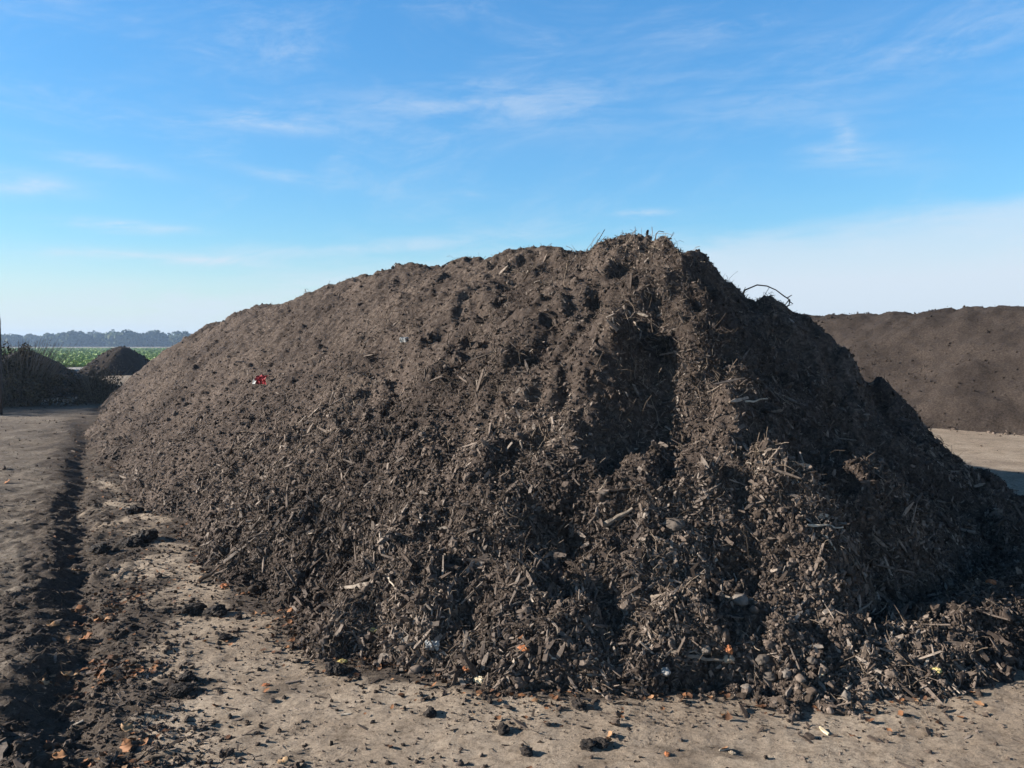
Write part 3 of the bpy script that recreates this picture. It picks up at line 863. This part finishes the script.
heap_mesh('compost_heap', -26.6, 43.6, -.5, .86, 6, 1.18, 2.3, M_heap3, .07, 'dark compost heap half hidden behind the dry bush at the left', 'compost heap', 160, .5, 1.2)

n = 2600
q = rng.uniform(-6, 14, n); off = np.abs(rng.normal(0, .35, n)) - .25
fx = 16.0 - .832 * (3.42 + off) - .555 * q; fy = 9.9 - .555 * (3.42 + off) + .832 * q
s_ = np.exp(rng.normal(math.log(.03), .5, n)).clip(.01, .12)
tag(scatter('crumbs', CLD, np.stack([fx, fy, ground(fx, fy) + s_ * .15], 1), frames(np.tile(up, (n, 1)), .5), s_[:, None] * rng.uniform(.7, 1.4, (n, 3)), rng.beta(2, 2, n), M_clod), 'loose crumbs spilled along the foot of the right hand windrow', 'crumbs', kind='stuff')

# ------------------------------------------------------------------ shrubs at the left, wooden post
def shrub(name, x, y, rx, ry, h, n, mat, label, cat, seed, twigs=40, leaf=.06):
    r = np.random.default_rng(seed)
    th = r.uniform(0, 6.28, n); rr = np.sqrt(r.random(n)); zz = r.random(n) ** .8
    prof = np.sqrt(np.clip(1 - (zz - .3) ** 2 / .55, .02, 1))
    clump = .75 + .35 * np.sin(th * 3 + seed) * np.sin(zz * 6 + seed)
    P = np.stack([x + rx * rr * prof * clump * np.cos(th), y + ry * rr * prof * clump * np.sin(th), zz * h * (.75 + .3 * np.sin(th * 2 + seed) * rr)], 1)
    nr = r.normal(0, 1, (n, 3)); nr /= np.linalg.norm(nr, axis=1, keepdims=True)
    L_ = leaf * r.uniform(.6, 1.6, n)
    fol = scatter('foliage', LEF, P, frames(nr, .3), np.stack([L_, L_ * .7, L_], 1), np.clip(r.beta(2, 2, n), 0, 1), mat)
    # stems
    tv = []; tf = []; off = 0; tips = []
    for k in range(twigs):
        a = r.uniform(0, 6.28); q = r.uniform(.3, 1); hh = h * r.uniform(.6, 1.12)
        b0 = np.array([x + .25 * rx * math.cos(a) * q, y + .25 * ry * math.sin(a) * q, -.02])
        b1 = b0 + np.array([rx * .35 * math.cos(a) * q, ry * .35 * math.sin(a) * q, hh * .6]); b2 = b1 + np.array([rx * .3 * math.cos(a) * q + r.normal(0, .1), ry * .3 * math.sin(a) * q, hh * .4])
        rad = .014 * h / 1.6
        for p_, rd in ((b0, rad), (b1, rad * .6), (b2, rad * .25)):
            for c in range(3): tv.append(p_ + rd * np.array([math.cos(c * 2.1), math.sin(c * 2.1), 0]))
        for s in range(2):
            for c in range(3): tf.append([off + s * 3 + c, off + s * 3 + (c + 1) % 3, off + s * 3 + 3 + (c + 1) % 3, off + s * 3 + 3 + c])
        off += 9
    root = bpy.data.objects.new(name, None); COL.objects.link(root)
    root.location = (x, y, 0)
    stems = mesh_from('stems', tv, tf, M_stick if name == 'dry_bush' else M_twig)
    for o in (fol, stems):
        o.parent = root; o.matrix_parent_inverse = Matrix.Translation((-x, -y, 0))
    return tag(root, label, cat)
shrub('dry_bush', -12.9, 20.8, 1.9, 1.3, 1.62, 9000, M_shrub, 'dry olive brown bush at the left edge beside the dark heap', 'bush', 5, 260)
shrub('dry_bush', -11.2, 21.6, 1.0, .8, .95, 3500, M_shrub, 'low tawny tuft of dry weeds in front of the left dark heap', 'bush', 9, 160, .05)
shrub('willow_scrub', -20.0, 20.9, 3.0, 5.0, 5.0, 30000, M_shrub, 'tall leafy scrub standing left of the dry bush', 'bush', 12, 90, .10)
shrub('willow_scrub', -23.2, 29.5, 2.2, 3.0, 5.0, 16000, M_shrub, 'lower leafy scrub behind the tall scrub', 'bush', 15, 60, .10)
M_post = plain_mat('weathered_post', (.05, .04, .032), (.11, .09, .075), 12)
px0 = at_depth(-3, 344, 18.0)
tube('wooden_post', [(px0.x, 18, -.1), (px0.x + .01, 18, 1.0), (px0.x + .015, 18, 2.12), (px0.x + .012, 18, 2.4)], [.075, .07, .066, .05], M_post, 'weathered dark post standing upright at the left edge beside the dry bush', 'post', sides=10)
# grey lump in the shade
lump('rubble_lump', 78, 388, .55, plain_mat('pale_rubble', (.16, .16, .16), (.25, .25, .25), 6), 'pale grey rubble lump in the shade at the end of the dry bush', 'rubble lump', flat=(1.5, 1, .75), amp=.06, sink=.3)

# ------------------------------------------------------------------ crop, treeline
n = 42000
y = 55 / (1 - rng.random(n) * (1 - 55 / 300.)) ; k = rng.uniform(-.75, -.2, n)
row = .9; x = np.round(k * y / row) * row + rng.normal(0, .12, n)
s_ = rng.uniform(.12, .30, n) * (y / 90) ** .35
nr = np.tile(up, (n, 1)); pos = np.stack([x, y, .06 + s_ * .3], 1)
tag(scatter('crop_leaves', LEF[:3], pos, frames(nr, .5), np.stack([s_ * 1.3] * 3, 1), rng.beta(2, 2, n), M_crop), 'rows of low green crop leaves covering the field in the distance', 'crop', kind='stuff')

Vs, Ts, Ns, Ls = [], [], [], []
tr = np.random.default_rng(31)
xt = -430.0
while xt < 120:
    yt = 452 + tr.uniform(-12, 40); ht = tr.uniform(5.8, 8.6) + .8 * math.sin(xt * .05); rt = tr.uniform(3.0, 7.0)
    m = 520
    d = tr.normal(0, 1, (m, 3)); d /= np.linalg.norm(d, axis=1, keepdims=True)
    lob = 1 + .25 * np.sin(d[:, 0] * 4 + xt) * np.sin(d[:, 2] * 5 + yt)
    rad = tr.uniform(.72, 1.0, m) * lob
    c = np.array([xt, yt, ht * .55])
    P = c + d * rad[:, None] * np.array([rt, rt, ht * .47])
    low_ = tr.random(m) < .3
    P[low_] = np.stack([xt + tr.uniform(-4.5, 4.5, low_.sum()), yt - tr.uniform(1, 6, low_.sum()), tr.uniform(.1, 4.6, low_.sum())], 1)
    P[:, 2] = np.maximum(P[:, 2], .2)
    Vs.append(P); Ns.append(d); Ts.append(np.clip(tr.normal(.2 + .6 * tr.random(), .15, m), 0, 1)); Ls.append(tr.uniform(.7, 1.6, m))
    xt += tr.uniform(1.7, 3.4)
P = np.concatenate(Vs); N_ = np.concatenate(Ns); T_ = np.concatenate(Ts); L_ = np.concatenate(Ls)
tag(scatter('treeline', LEF, P, frames(N_, .45), np.stack([L_ * 1.6, L_ * 1.5, L_], 1), T_, M_wood), 'hazy blue green woodland edge along the horizon beyond the field', 'woodland', kind='stuff')

# ------------------------------------------------------------------ haze
HAZE = .0006
hb = bpy.data.meshes.new('haze')
x0, x1, y0, y1, z0, z1 = -1100, 1100, -120, 1100, -1.5, 14
hb.from_pydata([(x0, y0, z0), (x1, y0, z0), (x1, y1, z0), (x0, y1, z0), (x0, y0, z1), (x1, y0, z1), (x1, y1, z1), (x0, y1, z1)], [],
               [(0, 3, 2, 1), (4, 5, 6, 7), (0, 1, 5, 4), (1, 2, 6, 5), (2, 3, 7, 6), (3, 0, 4, 7)])
hm = bpy.data.materials.new('haze_air'); hm.use_nodes = True; nt = hm.node_tree
nt.nodes.remove(nt.nodes['Principled BSDF'])
pv = nt.nodes.new('ShaderNodeVolumePrincipled'); pv.inputs['Density'].default_value = HAZE
pv.inputs['Color'].default_value = (.50, .70, 1.0, 1); pv.inputs['Anisotropy'].default_value = .2
nt.links.new(pv.outputs[0], nt.nodes['Material Output'].inputs['Volume'])
hb.materials.append(hm)
ho = bpy.data.objects.new('haze', hb); COL.objects.link(ho); tag(ho, kind='stuff')

# ------------------------------------------------------------------ light
SUN_EL = math.radians(21)
SUN_AZ = Vector((-1.0, -.01))           # towards the sun, on the ground
SUN_AZ.normalize()
sd = Vector((SUN_AZ.x * math.cos(SUN_EL), SUN_AZ.y * math.cos(SUN_EL), math.sin(SUN_EL)))
sl = bpy.data.lights.new('sun', 'SUN'); sl.energy = 5.0; sl.angle = math.radians(.53); sl.color = (1.0, .93, .84)
so = bpy.data.objects.new('sun', sl); COL.objects.link(so)
so.rotation_euler = sd.to_track_quat('Z', 'Y').to_euler(); so.location = (-20, 0, 15)

w = bpy.data.worlds.new('World'); sc.world = w; w.use_nodes = True
nt = w.node_tree; bg = nt.nodes['Background']
sky = nt.nodes.new('ShaderNodeTexSky'); sky.sky_type = 'NISHITA'; sky.sun_disc = False
sky.sun_elevation = SUN_EL; sky.sun_rotation = math.atan2(sd.x, sd.y)
sky.air_density = 1.0; sky.dust_density = .25; sky.ozone_density = 3.0; sky.altitude = 50
tc = nt.nodes.new('ShaderNodeTexCoord'); sep = nt.nodes.new('ShaderNodeSeparateXYZ')
nt.links.new(tc.outputs['Generated'], sep.inputs[0])
az = math_n(nt, 'ARCTAN2', sep.outputs[0], sep.outputs[1]); el = math_n(nt, 'ARCSINE', sep.outputs[2])
comb = nt.nodes.new('ShaderNodeCombineXYZ')
nt.links.new(az, comb.inputs[0]); nt.links.new(math_n(nt, 'MULTIPLY', el, 6.0), comb.inputs[1])
wisp_n = noise(nt, 5.5, 8, .62, comb.outputs[0], dist=.35)
comb2 = nt.nodes.new('ShaderNodeCombineXYZ')
nt.links.new(az, comb2.inputs[0]); nt.links.new(math_n(nt, 'MULTIPLY', math_n(nt, 'ADD', el, math_n(nt, 'MULTIPLY', az, -.12)), 3.2), comb2.inputs[1])
wisp_m = noise(nt, 2.6, 9, .66, comb2.outputs[0], dist=.7)

def sm(a, b, v):
    m = nt.nodes.new('ShaderNodeMapRange'); m.interpolation_type = 'SMOOTHSTEP'
    m.inputs['From Min'].default_value = a; m.inputs['From Max'].default_value = b
    nt.links.new(v, m.inputs['Value'])
    if a > b:
        m.inputs['From Min'].default_value = b; m.inputs['From Max'].default_value = a
        m.inputs['To Min'].default_value = 1; m.inputs['To Max'].default_value = 0
    return m.outputs[0]
def ell(a0, e0, ra, re, slope=0.0):
    da = math_n(nt, 'DIVIDE', math_n(nt, 'SUBTRACT', az, a0), ra)
    de = math_n(nt, 'DIVIDE', math_n(nt, 'SUBTRACT', math_n(nt, 'SUBTRACT', el, e0), math_n(nt, 'MULTIPLY', math_n(nt, 'SUBTRACT', az, a0), slope)), re)
    d2 = math_n(nt, 'ADD', math_n(nt, 'MULTIPLY', da, da), math_n(nt, 'MULTIPLY', de, de))
    return math_n(nt, 'EXPONENT', math_n(nt, 'MULTIPLY', d2, -1.0))
def pxe(px, py):
    d = ray(px, py); return math.atan2(d.x, d.y), math.asin(d.z)
def add(*vals):
    s = vals[0]
    for v in vals[1:]: s = math_n(nt, 'ADD', s, v)
    return s
# one bank of thin high cloud low on the right, its upper edge rising to the right
edge = math_n(nt, 'SUBTRACT', math_n(nt, 'ADD', math_n(nt, 'MULTIPLY', az, .085), .108), el)
edge = math_n(nt, 'ADD', edge, math_n(nt, 'MULTIPLY', math_n(nt, 'SUBTRACT', wisp_n, .5), .05))
bank = math_n(nt, 'MULTIPLY', sm(-.012, .03, edge), sm(-.22, .18, az))
bank = math_n(nt, 'MULTIPLY', bank, .62)
fine_n = noise(nt, 9, 10, .7, comb2.outputs[0], dist=1.2)
gen = math_n(nt, 'MULTIPLY', math_n(nt, 'MULTIPLY', sm(.44, .74, wisp_m), sm(.30, .68, fine_n)), math_n(nt, 'MULTIPLY', sm(.02, .14, el), .36))
wn = math_n(nt, 'MULTIPLY', sm(.34, .64, wisp_n), sm(.18, .62, fine_n))
items = []
for (px, py, rx, ry, sl_, k) in [(125, 226, 46, 5, -.01, 1.15), (145, 257, 85, 5, -.02, .95), (645, 213, 24, 3.5, 0, .9), (845, 135, 9, 12, -.6, .35), (845, 155, 65, 13, -.15, .30),
                                 (270, 122, 70, 9, .0, .40), (420, 105, 120, 17, .10, .30), (560, 105, 130, 24, .08, .26), (10, 182, 45, 9, 0, .8), (95, 160, 60, 7, -.12, .35),
                                 (290, 176, 50, 6, -.1, .38), (460, 198, 40, 5, 0, .3), (780, 110, 120, 30, .05, .2), (930, 40, 170, 26, -.1, .16), (400, 245, 200, 8, .08, .4), (340, 285, 260, 22, .12, .4)]:
    a0, e0 = pxe(px, py)
    items.append(math_n(nt, 'MULTIPLY', ell(a0, e0, rx / FPX, ry / FPX, sl_), k))
wisps = math_n(nt, 'MULTIPLY', math_n(nt, 'MULTIPLY', add(*items), 1.1), wn)
veil = math_n(nt, 'MULTIPLY', sm(.13, -.01, el), .85)
cover = math_n(nt, 'MINIMUM', add(bank, gen, wisps, veil), .93)
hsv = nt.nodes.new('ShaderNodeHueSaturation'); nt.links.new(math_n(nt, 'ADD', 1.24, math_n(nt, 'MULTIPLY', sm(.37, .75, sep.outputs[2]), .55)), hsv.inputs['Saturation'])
lum = nt.nodes.new('ShaderNodeRGBToBW'); nt.links.new(sky.outputs[0], lum.inputs[0])
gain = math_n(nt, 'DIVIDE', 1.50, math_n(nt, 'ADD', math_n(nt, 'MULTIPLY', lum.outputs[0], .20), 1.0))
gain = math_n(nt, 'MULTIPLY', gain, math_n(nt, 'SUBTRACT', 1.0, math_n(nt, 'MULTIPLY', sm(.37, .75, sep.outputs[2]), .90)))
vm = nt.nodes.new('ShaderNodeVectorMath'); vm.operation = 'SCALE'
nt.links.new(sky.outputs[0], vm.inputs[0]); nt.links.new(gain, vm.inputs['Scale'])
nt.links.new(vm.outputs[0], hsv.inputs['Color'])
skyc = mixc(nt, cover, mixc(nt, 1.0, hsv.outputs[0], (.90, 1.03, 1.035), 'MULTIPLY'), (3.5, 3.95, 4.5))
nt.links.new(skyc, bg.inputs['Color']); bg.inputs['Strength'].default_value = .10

# ------------------------------------------------------------------ camera, output
cam = bpy.data.cameras.new('camera'); cam.sensor_width = 36; cam.lens = 36 * FPX / 1024
cam.clip_start = .05; cam.clip_end = 5000
co = bpy.data.objects.new('camera', cam); COL.objects.link(co)
co.location = (0, 0, CAMZ); co.rotation_euler = (math.pi / 2 - PITCH, 0, 0)
sc.camera = co
sc.view_settings.view_transform = 'Standard'; sc.view_settings.look = 'None'
sc.view_settings.exposure = 1.05; sc.view_settings.gamma = 1
sc.render.engine = 'CYCLES'
sc.cycles.max_bounces = 5; sc.cycles.diffuse_bounces = 1; sc.cycles.glossy_bounces = 1; sc.cycles.volume_bounces = 0
sc.cycles.use_denoising = True
sc.cycles.use_adaptive_sampling = True; sc.cycles.adaptive_threshold = .02
sc.render.resolution_x, sc.render.resolution_y = 1024, 768
